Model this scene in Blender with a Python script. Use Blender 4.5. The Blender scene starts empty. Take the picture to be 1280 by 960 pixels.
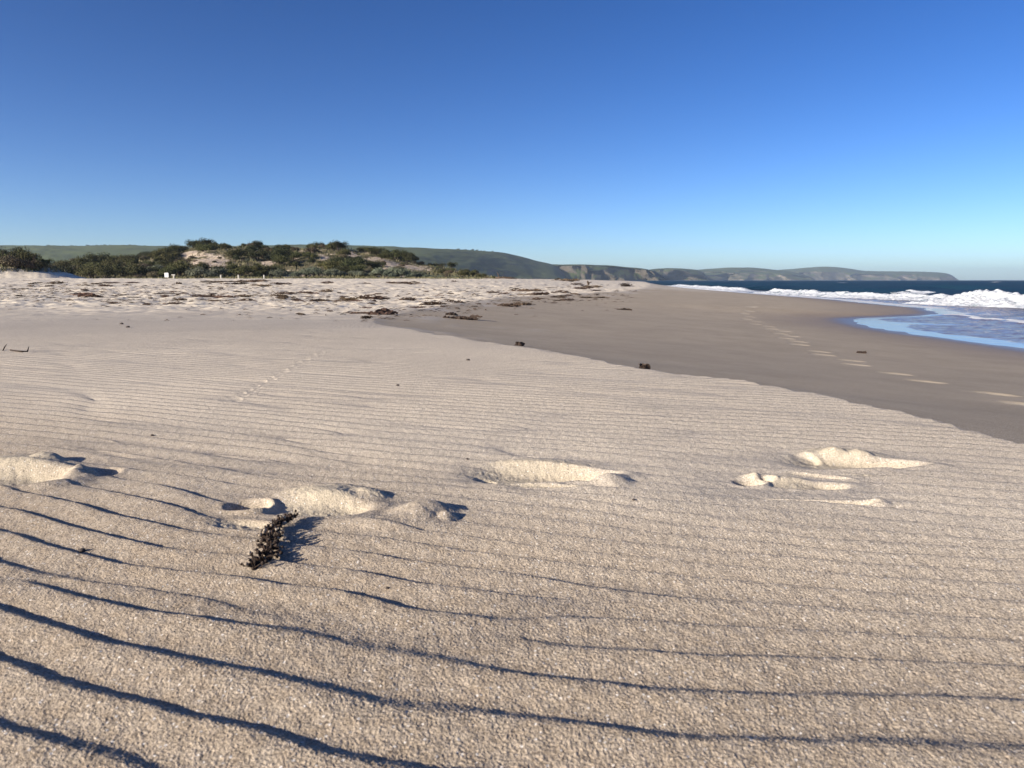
import bpy, math, random
import numpy as np
from mathutils import Vector, Matrix
R = math.radians
rng = np.random.default_rng(7)
random.seed(7)
C = bpy.context.scene.collection
sc = bpy.context.scene

# ------------------------------------------------------------------ camera geometry
F = 940.0; PITCH = R(7.87); CAMH = 0.5; SEA = -1.0
def ray(px, py):
    a = (px - 640) / F; b = (480 - py) / F
    return np.array([a, math.cos(PITCH) + b * math.sin(PITCH), -math.sin(PITCH) + b * math.cos(PITCH)])
def P(px, py, z=0.0):                      # point of the plane z seen at that pixel of the photograph
    d = ray(px, py); t = (z - CAMH) / d[2]
    return d[0] * t, d[1] * t
SUN_EL = R(18)
sx, sy = 0.85, 0.527                      # horizontal direction in which the sunlight travels

# ------------------------------------------------------------------ noise
def _hash(ix, iy, seed):
    h = (ix.astype(np.int64) * 374761393 + iy.astype(np.int64) * 668265263 + seed * 982451653) & 0xffffffff
    h = ((h ^ (h >> 13)) * 1274126177) & 0xffffffff
    h = (h ^ (h >> 16)) & 0xffffffff
    return h
_G = np.stack([np.cos(np.arange(256) * 2 * np.pi / 256), np.sin(np.arange(256) * 2 * np.pi / 256)], 1)
def perlin(x, y, seed=0):
    x = np.asarray(x, float); y = np.asarray(y, float)
    ix = np.floor(x); iy = np.floor(y); fx = x - ix; fy = y - iy
    u = fx * fx * fx * (fx * (fx * 6 - 15) + 10); v = fy * fy * fy * (fy * (fy * 6 - 15) + 10)
    def g(a, b):
        k = _hash(ix + a, iy + b, seed) & 255
        q = _G[k]
        return q[..., 0] * (fx - a) + q[..., 1] * (fy - b)
    return ((g(0, 0) * (1 - u) + g(1, 0) * u) * (1 - v) + (g(0, 1) * (1 - u) + g(1, 1) * u) * v) * 1.41
def fbm(x, y, oct=4, seed=0, lac=2.03, gain=.5):
    s = 0; a = 1; t = 0
    for k in range(oct):
        s = s + a * perlin(x, y, seed + 17 * k); t += a; a *= gain; x = x * lac + 3.1; y = y * lac - 1.7
    return s / t
def ss(a, b, x):
    t = np.clip((x - a) / (b - a), 0, 1); return t * t * (3 - 2 * t)
def curve(pts):                            # smooth interpolation (monotone-ish Hermite) as a function
    p = np.array(sorted(pts), float); X, Y = p[:, 0], p[:, 1]
    d = np.diff(Y) / np.diff(X); m = np.concatenate([[d[0]], (d[:-1] + d[1:]) / 2, [d[-1]]])
    m[1:-1] = np.where(d[:-1] * d[1:] > 0, 2 * d[:-1] * d[1:] / (d[:-1] + d[1:] + 1e-12), 0)
    def f(x):
        x = np.clip(np.asarray(x, float), X[0], X[-1]); k = np.clip(np.searchsorted(X, x) - 1, 0, len(X) - 2)
        h = X[k + 1] - X[k]; t = (x - X[k]) / h
        return ((2*t**3 - 3*t*t + 1) * Y[k] + (t**3 - 2*t*t + t) * h * m[k] + (-2*t**3 + 3*t*t) * Y[k+1] + (t**3 - t*t) * h * m[k+1])
    return f

# ------------------------------------------------------------------ mesh helpers
def link(name, me, mat=None, parent=None):
    o = bpy.data.objects.new(name, me); C.objects.link(o)
    if mat is not None and me is not None:
        for m in (mat if isinstance(mat, (list, tuple)) else [mat]): me.materials.append(m)
    if parent is not None: o.parent = parent
    return o
def tag(o, label=None, cat=None, group=None, kind=None):
    if label: o['label'] = label
    if cat: o['category'] = cat
    if group: o['group'] = group
    if kind: o['kind'] = kind
    return o
def mesh_np(name, co, faces, smooth=True):  # faces: (n,4) or (n,3) array
    me = bpy.data.meshes.new(name); co = np.asarray(co, np.float32); faces = np.asarray(faces, np.int32)
    n, k = faces.shape
    me.vertices.add(len(co)); me.vertices.foreach_set('co', co.ravel())
    me.loops.add(n * k); me.loops.foreach_set('vertex_index', faces.ravel())
    me.polygons.add(n); me.polygons.foreach_set('loop_start', np.arange(0, n * k, k, dtype=np.int32))
    me.polygons.foreach_set('use_smooth', np.full(n, smooth, bool))
    me.update(calc_edges=True)
    return me
def grid_faces(nr, nc, wrap=False):
    a = np.arange(nr * nc).reshape(nr, nc)
    if wrap: a = np.concatenate([a, a[:, :1]], 1)
    return np.stack([a[:-1, :-1], a[:-1, 1:], a[1:, 1:], a[1:, :-1]], -1).reshape(-1, 4)
def attr(me, name, vals):
    a = me.attributes.new(name, 'FLOAT', 'POINT'); a.data.foreach_set('value', np.asarray(vals, np.float32).ravel())
class MB:
    def __init__(s): s.v = []; s.f = []; s.m = []
    def tube(s, pts, rad, n=6, mi=0):
        pts = [Vector(p) for p in pts]; rad = rad if hasattr(rad, '__len__') else [rad] * len(pts)
        b = len(s.v)
        for i, p in enumerate(pts):
            t = (pts[min(i + 1, len(pts) - 1)] - pts[max(i - 1, 0)]).normalized()
            u = t.orthogonal().normalized() if i == 0 else (u - t * u.dot(t)).normalized()
            w = t.cross(u)
            for k in range(n):
                a = 2 * math.pi * k / n
                s.v.append(tuple(p + (u * math.cos(a) + w * math.sin(a)) * rad[i]))
        for i in range(len(pts) - 1):
            for k in range(n):
                s.f.append((b + i*n + k, b + i*n + (k+1) % n, b + (i+1)*n + (k+1) % n, b + (i+1)*n + k)); s.m.append(mi)
        s.f.append(tuple(b + k for k in range(n))[::-1]); s.m.append(mi)
        s.f.append(tuple(b + (len(pts)-1)*n + k for k in range(n))); s.m.append(mi)
    def ribbon(s, pts, wid, side, thick=.004, mi=0):
        pts = [Vector(p) for p in pts]; side = Vector(side).normalized(); b = len(s.v); n = len(pts)
        for i, p in enumerate(pts):
            t = (pts[min(i + 1, n - 1)] - pts[max(i - 1, 0)]).normalized()
            w = (side - t * side.dot(t)).normalized(); q = t.cross(w)
            h = wid[i] if hasattr(wid, '__len__') else wid
            for a, c in ((-1, 0), (0, 1), (1, 0), (0, -1)):
                s.v.append(tuple(p + w * h * a + q * thick * c))
        for i in range(n - 1):
            for k in range(4):
                s.f.append((b + i*4 + k, b + i*4 + (k+1) % 4, b + (i+1)*4 + (k+1) % 4, b + (i+1)*4 + k)); s.m.append(mi)
        s.f.append((b+3, b+2, b+1, b)); s.f.append((b+n*4-4, b+n*4-3, b+n*4-2, b+n*4-1)); s.m += [mi, mi]
    def blob(s, c, r, seed=0, mi=0, nu=8, nv=5, rough=.25):
        c = Vector(c); r = Vector(r) if hasattr(r, '__len__') else Vector((r, r, r)); b = len(s.v); q = random.Random(seed)
        s.v.append(tuple(c + Vector((0, 0, -r.z))))
        for i in range(1, nv):
            th = math.pi * i / nv - math.pi / 2
            for k in range(nu):
                a = 2 * math.pi * k / nu; j = 1 + q.uniform(-rough, rough)
                s.v.append(tuple(c + Vector((r.x * math.cos(th) * math.cos(a) * j, r.y * math.cos(th) * math.sin(a) * j, r.z * math.sin(th) * j))))
        s.v.append(tuple(c + Vector((0, 0, r.z)))); e = len(s.v) - 1
        for k in range(nu):
            s.f.append((b, b + 1 + (k+1) % nu, b + 1 + k)); s.m.append(mi)
            s.f.append((e, e - nu + k, e - nu + (k+1) % nu)); s.m.append(mi)
        for i in range(nv - 2):
            for k in range(nu):
                o = b + 1 + i * nu
                s.f.append((o + k, o + (k+1) % nu, o + nu + (k+1) % nu, o + nu + k)); s.m.append(mi)
    def box(s, lo, hi, mi=0, bev=0.0):
        x0, y0, z0 = lo; x1, y1, z1 = hi; e = bev; b = len(s.v)
        ring = lambda z, i: [(x0+i, y0+e+i, z), (x0+e+i, y0+i, z), (x1-e-i, y0+i, z), (x1-i, y0+e+i, z), (x1-i, y1-e-i, z), (x1-e-i, y1-i, z), (x0+e+i, y1-i, z), (x0+i, y1-e-i, z)]
        e = max(bev, 1e-4)
        s.v += ring(z0, 0) + ring(z1 - e, 0) + ring(z1, e)
        for r in range(2):
            for k in range(8): s.f.append((b+r*8+k, b+r*8+(k+1) % 8, b+r*8+8+(k+1) % 8, b+r*8+8+k)); s.m.append(mi)
        s.f.append(tuple(b+16+k for k in range(8))); s.f.append(tuple(b+7-k for k in range(8))); s.m += [mi, mi]
    def mesh(s, name, smooth=False):
        me = bpy.data.meshes.new(name); me.from_pydata(s.v, [], s.f)
        me.polygons.foreach_set('material_index', s.m)
        me.polygons.foreach_set('use_smooth', [smooth] * len(s.f)); me.update(); return me
    def build(s, name, mat, parent=None, smooth=False): return link(name, s.mesh(name, smooth), mat, parent)

# ------------------------------------------------------------------ materials
class NT:
    def __init__(s, name):
        s.m = bpy.data.materials.new(name); s.m.use_nodes = True; s.t = s.m.node_tree; s.t.nodes.clear()
        s.out = s.t.nodes.new('ShaderNodeOutputMaterial')
    def n(s, typ, **kw):
        d = s.t.nodes.new(typ)
        for k, v in kw.items():
            if k.startswith('i_'): d.inputs[k[2:].replace('_', ' ')].default_value = v
            else: setattr(d, k, v)
        return d
    def l(s, a, b): s.t.links.new(a, b)
    def val(s, x, sock):
        if isinstance(x, (int, float)): sock.default_value = x
        elif isinstance(x, tuple): sock.default_value = x if len(x) == 4 or len(sock.default_value) == 3 else (*x, 1)
        else: s.l(x, sock)
    def math(s, op, a, b=0, c=0, clamp=False):
        d = s.n('ShaderNodeMath', operation=op, use_clamp=clamp)
        for i, x in enumerate((a, b, c)): s.val(x, d.inputs[i])
        return d.outputs[0]
    def mix(s, f, a, b, blend='MIX'):
        d = s.n('ShaderNodeMix', data_type='RGBA', blend_type=blend)
        s.val(f, d.inputs[0]); s.val(a, d.inputs[6]); s.val(b, d.inputs[7]); return d.outputs[2]
    def ramp(s, x, lo, hi, a=0., b=1.):
        d = s.n('ShaderNodeMapRange'); s.val(x, d.inputs[0])
        for i, v in enumerate((lo, hi, a, b)): d.inputs[1 + i].default_value = v
        return d.outputs[0]
    def obj(s): return s.n('ShaderNodeTexCoord').outputs['Object']
    def noise(s, co, scale, detail=2., rough=.5, w=None):
        d = s.n('ShaderNodeTexNoise'); s.l(co, d.inputs['Vector']); d.inputs['Scale'].default_value = scale
        d.inputs['Detail'].default_value = detail; d.inputs['Roughness'].default_value = rough; return d.outputs[0]
    def attr(s, name): return s.n('ShaderNodeAttribute', attribute_name=name).outputs['Fac']
    def bsdf(s, col, rough=.8, spec=.3, normal=None, **kw):
        b = s.n('ShaderNodeBsdfPrincipled'); s.val(col, b.inputs['Base Color']); s.val(rough, b.inputs['Roughness'])
        s.val(spec, b.inputs['Specular IOR Level'])
        if normal is not None: s.l(normal, b.inputs['Normal'])
        for k, v in kw.items(): s.val(v, b.inputs[k])
        return b.outputs[0]
    def bump(s, h, strength=.5, dist=.01):
        b = s.n('ShaderNodeBump'); s.l(h, b.inputs['Height']); s.val(strength, b.inputs['Strength']); b.inputs['Distance'].default_value = dist
        return b.outputs[0]
    def done(s, sh): s.l(sh, s.out.inputs['Surface']); return s.m

def sand_material():
    t = NT('sand'); co = t.obj()
    damp, wet, fresh, far, near_brown = t.attr('damp'), t.attr('wet'), t.attr('fresh'), t.attr('trampled'), t.attr('near_brown')
    big = t.noise(co, .7, 4); mid = t.noise(co, 14, 4)
    dry = t.mix(t.ramp(big, .35, .65), (.465, .405, .33), (.52, .455, .37))
    dry = t.mix(t.ramp(mid, .35, .7, 0, .35), dry, (.45, .39, .325))
    dry = t.mix(t.math('MULTIPLY', far, t.ramp(t.noise(co, 1.6, 5, .6), .32, .58)), dry, (.78, .685, .54))
    dry = t.mix(near_brown, dry, t.mix(t.ramp(t.noise(co, 40, 3, .6), .35, .65), (.355, .285, .21), (.42, .35, .27)))  # sand colour turned darker and browner at the near left
    col = t.mix(damp, dry, t.mix(t.ramp(t.noise(co, .9, 5, .6), .35, .65), (.385, .315, .228), (.45, .368, .268)))
    dn = t.math('ADD', t.math('MULTIPLY', t.noise(co, 3.2, 7, .72), .6), t.math('MULTIPLY', t.noise(co, 45, 4, .7), .4))
    col = t.mix(t.math('MULTIPLY', damp, t.ramp(dn, .54, .68, 0, .45)), col, (.22, .175, .125)); col = t.mix(t.math('MULTIPLY', damp, t.ramp(dn, .46, .34, 0, .5)), col, (.52, .44, .335))
    col = t.mix(wet, col, (.27, .20, .13))
    col = t.mix(t.attr('soaked'), col, (.185, .14, .098))
    col = t.mix(fresh, col, (.50, .43, .325))
    # grain: coarse sand grains of several colours
    g1 = t.noise(co, 270, 2, .6); g2 = t.noise(co, 620, 1, .5)
    sp = t.math('ADD', t.ramp(g1, .33, .67, -.5, .5), t.ramp(g2, .3, .7, -.35, .35))
    lum = t.math('MULTIPLY_ADD', sp, t.math('MULTIPLY_ADD', fresh, -.35, .75), 1.0)
    col = t.mix(1.0, col, t.n('ShaderNodeCombineColor').outputs[0], 'MULTIPLY') if False else col
    cc = t.n('ShaderNodeCombineColor')
    for i, k in enumerate((1., 1.0, 1.0)): t.val(lum, cc.inputs[i])
    col = t.mix(1.0, col, cc.outputs[0], 'MULTIPLY')
    vo = t.n('ShaderNodeTexVoronoi'); t.l(co, vo.inputs['Vector']); vo.inputs['Scale'].default_value = 190
    rc = t.n('ShaderNodeSeparateColor'); t.l(vo.outputs['Color'], rc.inputs[0])
    inb = t.math('LESS_THAN', vo.outputs['Distance'], .34)
    col = t.mix(t.math('MULTIPLY', inb, t.ramp(rc.outputs[0], .90, .93, 0, .75)), col, (.80, .76, .70))
    col = t.mix(t.math('MULTIPLY', inb, t.ramp(rc.outputs[1], .93, .95, 0, .7)), col, (.10, .075, .06))
    h = t.math('ADD', t.math('MULTIPLY', g1, .7), t.math('MULTIPLY', g2, .3))
    nm = t.bump(h, t.math('MULTIPLY_ADD', wet, -.6, .8), .0035)
    return t.done(t.bsdf(col, t.math('MULTIPLY_ADD', t.attr('soaked'), -.22, t.math('MULTIPLY_ADD', wet, -.35, .9)), t.math('MULTIPLY_ADD', wet, .3, .15), nm))

def water_material():
    t = NT('sea_water'); co = t.obj()
    shallow, foam, chop = t.attr('shallow'), t.attr('foam'), t.attr('chop')
    n1 = t.noise(co, .9, 4, .6); n2 = t.noise(co, 5, 3, .6)
    deep = t.mix(t.ramp(t.noise(co, .02, 4, .6), .35, .65), (.006, .030, .050), (.010, .042, .064))
    body = t.mix(shallow, deep, (.22, .18, .145))
    nm = t.bump(t.math('MULTIPLY_ADD', n2, .25, n1), t.math('MAXIMUM', t.math('MULTIPLY_ADD', shallow, -.97, 1.0), t.math('MULTIPLY', chop, .32)), .5)
    dif = t.n('ShaderNodeBsdfDiffuse'); t.l(body, dif.inputs[0])
    gl = t.n('ShaderNodeBsdfGlossy'); gl.inputs['Color'].default_value = (.90, .86, .88, 1)
    t.val(t.math('MULTIPLY_ADD', shallow, -.26, .30), gl.inputs['Roughness']); t.l(nm, gl.inputs['Normal'])
    fr = t.n('ShaderNodeFresnel'); fr.inputs[0].default_value = 1.33
    k = t.math('MULTIPLY', fr.outputs[0], t.math('MULTIPLY_ADD', chop, -.18, t.math('MULTIPLY_ADD', shallow, .52, .14)))
    ms = t.n('ShaderNodeMixShader'); t.l(k, ms.inputs[0]); t.l(dif.outputs[0], ms.inputs[1]); t.l(gl.outputs[0], ms.inputs[2])
    lace = t.math('ADD', t.math('MULTIPLY', t.noise(co, 1.1, 5, .65), .6), t.math('MULTIPLY', t.noise(co, 6, 3, .6), .4))
    fm = t.ramp(t.math('SUBTRACT', t.math('ADD', foam, lace), 1.0), -.06, .10)
    fd = t.bsdf((.62, .64, .665), .9, .2)
    m2 = t.n('ShaderNodeMixShader'); t.l(fm, m2.inputs[0]); t.l(ms.outputs[0], m2.inputs[1]); t.l(fd, m2.inputs[2])
    return t.done(m2.outputs[0])

def simple(name, c1, c2, scale=3., rough=.85, spec=.2, bump=0., rnd=0.0):
    t = NT(name); co = t.obj()
    col = t.mix(t.ramp(t.noise(co, scale, 4, .6), .35, .65), c1, c2)
    if rnd:
        oi = t.n('ShaderNodeObjectInfo'); hs = t.n('ShaderNodeHueSaturation'); t.l(col, hs.inputs['Color'])
        t.val(t.ramp(oi.outputs['Random'], 0, 1, 1 - rnd, 1 + rnd), hs.inputs['Value'])
        t.val(t.ramp(t.math('FRACT', t.math('MULTIPLY', oi.outputs['Random'], 7.3)), 0, 1, .48, .52), hs.inputs['Hue']); col = hs.outputs[0]
    nm = t.bump(t.noise(co, scale * 4, 3), .5, bump) if bump else None
    return t.done(t.bsdf(col, rough, spec, nm))

M = {}
M['sand'] = sand_material(); M['water'] = water_material()
M['weed'] = simple('dried_seaweed', (.018, .011, .008), (.050, .030, .020), 60, .75, .3)
M['weed_pale'] = simple('sandy_seaweed', (.42, .36, .29), (.20, .15, .11), 40, .8)
M['wrack'] = simple('wrack', (.045, .03, .022), (.10, .07, .052), 6, .9, .1, rnd=.35)
M['drift'] = simple('driftwood', (.05, .035, .025), (.11, .08, .06), 5, .9, .1)
M['post'] = simple('weathered_post', (.42, .40, .35), (.52, .50, .45), 6, .8)
M['sign'] = simple('white_board', (.78, .78, .76), (.82, .82, .80), 4, .5)
M['pebble'] = simple('dark_pebble', (.05, .04, .035), (.10, .08, .07), 60, .7)
M['twig'] = simple('dry_twig', (.16, .11, .08), (.24, .18, .13), 30, .85)

# ------------------------------------------------------------------ beach height
berm = curve([(-30, 4), (-5, 2.1), (0, 1.75), (1.5, 1.62), (2.26, 1.57), (2.93, 1.45), (3.62, 1.21), (4.28, .74), (5.25, .34), (6.3, -.27), (7.5, -.96),
              (9.5, -1.75), (12.3, -2.05), (18, -1.7), (26, -.9), (36, 2.2), (48, 7), (75, 13.5), (110, 20), (200, 34), (400, 52), (1000, 72), (1600, 90)])
shore = curve([(-60, 13), (0, 11.3), (16.3, 11.2), (22, 11.25), (28.4, 12.7), (30, 14.), (31, 15.3), (32.3, 17.6), (34, 19.1), (36, 20.1), (38, 20.9), (41, 22.1),
               (46, 22.7), (60, 24.8), (80, 26.2), (111, 29), (175, 35), (250, 42), (400, 54), (1000, 78), (1600, 95)])
zberm = curve([(-30, 0), (8, 0), (12, -.08), (26, -.18), (48, -.2), (110, -.12), (200, .12), (400, .3), (1600, .4)])

# wind ripples: a band of noise around one wavelength, kept complex so that crests fork as real ones do
def ripple_field():
    dp, dq = .03, 1 / 14.
    npx, nq = 640, 2016
    z = rng.normal(size=(nq, npx)) + 1j * rng.normal(size=(nq, npx))
    fq = np.fft.fftfreq(nq, dq)[:, None]; fp = np.fft.fftfreq(npx, dp)[None, :]
    H = np.exp(-.5 * ((fq - 1) / .15) ** 2 - .5 * (fp / .75) ** 2)
    w = np.fft.ifft2(np.fft.fft2(z) * H); return w / np.abs(w).mean(), dp, dq
RIP, RDP, RDQ = ripple_field()
_s = np.linspace(-4, 40, 8800)
_lam = np.interp(_s, [-4, .8, 1.2, 1.7, 2.4, 4, 40], [.098, .097, .095, .086, .077, .073, .073])
_Q = np.cumsum(1 / _lam) * (_s[1] - _s[0])
def ripples(x, y):
    k = .12 + .22 * ss(.9, 1.5, y); s = y + .42 * x - (.42 - k) * .15 * np.logaddexp(0, (x + .1) / .15) + .045 * (1 - .6 * ss(1.4, 3, y)) * fbm(x * 1.1, y * 1.1, 3, 5) + .012 * fbm(x * 4.5, y * 4.5, 3, 6) + .022 * fbm(x * 2.4, y * .7, 3, 7) * (1 - .6 * ss(1.4, 3, y))
    q = np.interp(s, _s, _Q)
    a = ((x + 8) / RDP) % RIP.shape[1]; b = (q / RDQ) % RIP.shape[0]
    i0 = a.astype(int); j0 = b.astype(int); fa = a - i0; fb = b - j0; i1 = (i0 + 1) % RIP.shape[1]; j1 = (j0 + 1) % RIP.shape[0]
    w = (RIP[j0, i0] * (1 - fa) + RIP[j0, i1] * fa) * (1 - fb) + (RIP[j1, i0] * (1 - fa) + RIP[j1, i1] * fa) * fb
    am = np.clip(np.abs(w) * 1.15, 0, 1.0) ** .45; th = (np.angle(w) / (2 * np.pi)) % 1.0
    c = np.interp(s, [.8, 1.2, 2, 4], [.72, .78, .86, .90])                                # long windward side facing the camera, short steep lee side beyond the crest
    pr = np.where(th < c, th / c, (1 - th) / (1 - c)); pr = pr * pr * (3 - 2 * pr) * .7 + pr * .3
    lam = np.interp(s, _s, _lam)
    return pr * am * lam

# things pressed into and heaped on the near sand: (kind, x, y, half length, half width, turn, size)
def loc(x, y, cx, cy, ang):
    c, s = math.cos(ang), math.sin(ang); dx, dy = x - cx, y - cy
    return dx * c + dy * s, -dx * s + dy * c
def pit(x, y, cx, cy, a, b, ang, d, rim=.25, sharp=.32, egg=0.0, slope=0.38):
    u, v = loc(x, y, cx, cy, ang)
    vv = v / (b * (1 + egg * u / a))
    rho = (np.abs(u / a) ** 2.4 + np.abs(vv) ** 2.4) ** (1 / 2.4)
    d = d * np.clip(.62 + slope * u / a, .15, 1.3)
    rho = rho + .04 * perlin(u * 16, v * 16, 31) + .012 * perlin(u * 60, v * 60, 32)
    return -d * (1 - ss(1 - sharp, 1 + sharp * .6, rho)) + d * rim * np.exp(-((rho - 1.3) / .22) ** 2), (1 - ss(.75, 1.25, rho))
def lump(x, y, cx, cy, a, b, ang, h):
    u, v = loc(x, y, cx, cy, ang)
    r = np.sqrt((u / a) ** 2 + (v / b) ** 2) + .07 * perlin(u * 18, v * 18, 77) + .02 * perlin(u * 70, v * 70, 78)
    return .72 * h * (1 - ss(.15, 1.25, r))
def footprints(x, y):
    z = np.zeros_like(x); fr = np.zeros_like(x); flat = np.zeros_like(x)
    def pt(px, py): return P(px, py)
    def dig(px, py, a, b, ang, d, fw=1., **k):
        nonlocal z, fr
        cx, cy = pt(px, py); h, m = pit(x, y, cx, cy, a, b, R(ang), d, **k); z = z + h * .85; fr = np.maximum(fr, m * fw)
    def heap(px, py, a, b, ang, h, fw=0.):
        nonlocal z, fr
        cx, cy = pt(px, py); q = lump(x, y, cx, cy, a, b, R(ang), h); z = z + q; fr = np.maximum(fr, np.clip(q / h * 1.9, 0, 1) * fw)
    def calm(px, py, a, b):
        nonlocal flat
        cx, cy = pt(px, py); flat = np.maximum(flat, np.exp(-((x - cx) / a) ** 4 - ((y - cy) / b) ** 4))
    # far left print: bright hollow, mound with a long shadow beside it
    calm(30, 592, .32, .16)
    dig(12, 598, .15, .085, -6, .05, rim=.3); heap(20, 582, .17, .08, -8, .030, .8); heap(86, 596, .055, .06, 0, .038); heap(60, 578, .06, .035, -20, .022)
    dig(122, 592, .05, .05, 0, .016, 0., rim=.1)
    # second print, heaped and broken
    calm(420, 640, .30, .14)
    dig(308, 634, .045, .035, 0, .045, .3); dig(390, 636, .12, .05, -3, .026, rim=.15); heap(408, 622, .12, .075, -4, .030, .9); heap(465, 622, .05, .03, -20, .020, .8)
    heap(530, 642, .075, .07, 0, .036); heap(480, 655, .13, .05, -5, .018); dig(305, 657, .075, .028, -14, .018, .8, rim=.1); heap(560, 650, .022, .02, 0, .018)
    # third print: one long clean hollow
    calm(675, 594, .26, .13)
    dig(672, 595, .175, .070, -4, .045, egg=-.28, rim=.22, sharp=.5); heap(675, 584, .17, .07, -5, .016, .9); dig(606, 598, .028, .022, 0, .016, .2, rim=0.)
    heap(766, 604, .05, .06, 0, .018); dig(672, 609, .10, .010, -9, .008, .9, rim=.2); dig(700, 603, .08, .010, -7, .008, .6, rim=.2)
    # fourth print: small broken crust
    calm(990, 608, .24, .13)
    dig(935, 604, .035, .03, 0, .028, .35); dig(956, 602, .02, .02, 30, .018, .2); heap(982, 602, .07, .05, -12, .014, .7); dig(1010, 608, .09, .03, -6, .018, .9, rim=.15)
    dig(1010, 628, .15, .012, -9, .010, .9, rim=.25); dig(1020, 596, .07, .012, -22, .010, .6); heap(940, 598, .03, .02, -20, .015, .5)
    heap(1098, 632, .025, .03, 20, .010); 
    # fifth print, farthest
    calm(1060, 576, .28, .13)
    dig(1062, 580, .17, .062, -7, .038, egg=-.35, rim=.2, sharp=.45); heap(1052, 569, .13, .06, -9, .022, 1.); heap(1040, 570, .035, .03, 20, .014, .9); heap(1075, 572, .03, .03, 0, .012, .9)
    dig(1006, 573, .03, .035, 30, .010, .2); dig(1120, 598, .12, .010, -8, .006, .7)
    return z, fr, flat
# prints of a walker on the damp sand: pixel of each print -> plan
def damp_height(x, y):
    B, S = berm(y), shore(y); t = (x - B) / (S - B)
    return np.clip(t, 0, 1)
STEPS = [(1243, 491), (1156, 476), (1117, 466), (1068, 455), (1062, 450), (1028, 443), (1022, 439), (998, 431), (996, 427), (981, 423), (988, 420), (974, 417), (979, 414),
         (963, 411), (959, 408), (943, 405), (945, 402), (933, 399), (937, 396), (930, 392), (936, 389), (942, 383), (938, 386), (946, 379), (1279, 503)]

def base_height(x, y):
    B, S = berm(y), shore(y); zb = zberm(y)
    t = (x - B) / np.maximum(S - B, 1.)
    face = zb + (SEA - .0 - zb) * (np.clip(t, 0, 1) ** .92)
    sea_bed = SEA - .035 * np.maximum(x - S, 0); sea_bed = np.maximum(sea_bed, SEA - 3)
    s = np.maximum(B - x, 0)
    dry = zb + (.62 - zb) * ss(12, 95, np.hypot(s, y * .75) + y * .25) * ss(0, 18, s + 1e-6)
    z = np.where(t <= 0, dry, np.where(t < 1, face, sea_bed))
    # eroded dune toe at the far left
    u = np.maximum(np.hypot((x + 57) / 15., (y - 76) / 7.), 0)
    m = 1 - ss(.55, 1.0, u + .12 * fbm(x * .25, y * .25, 3, 9))
    z = z + 1.35 * m
    far = ss(1100, 1800, np.hypot(x, y)); z = z * (1 - far) + (SEA - 4) * far
    return z, t
STEP_XY = []
def init_steps():
    for px, py in STEPS:
        z = -.5
        for _ in range(12):
            X, Y = P(px, py, z); z = float(base_height(np.array([X]), np.array([Y]))[0][0])
        STEP_XY.append((X, Y))
init_steps()

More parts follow.
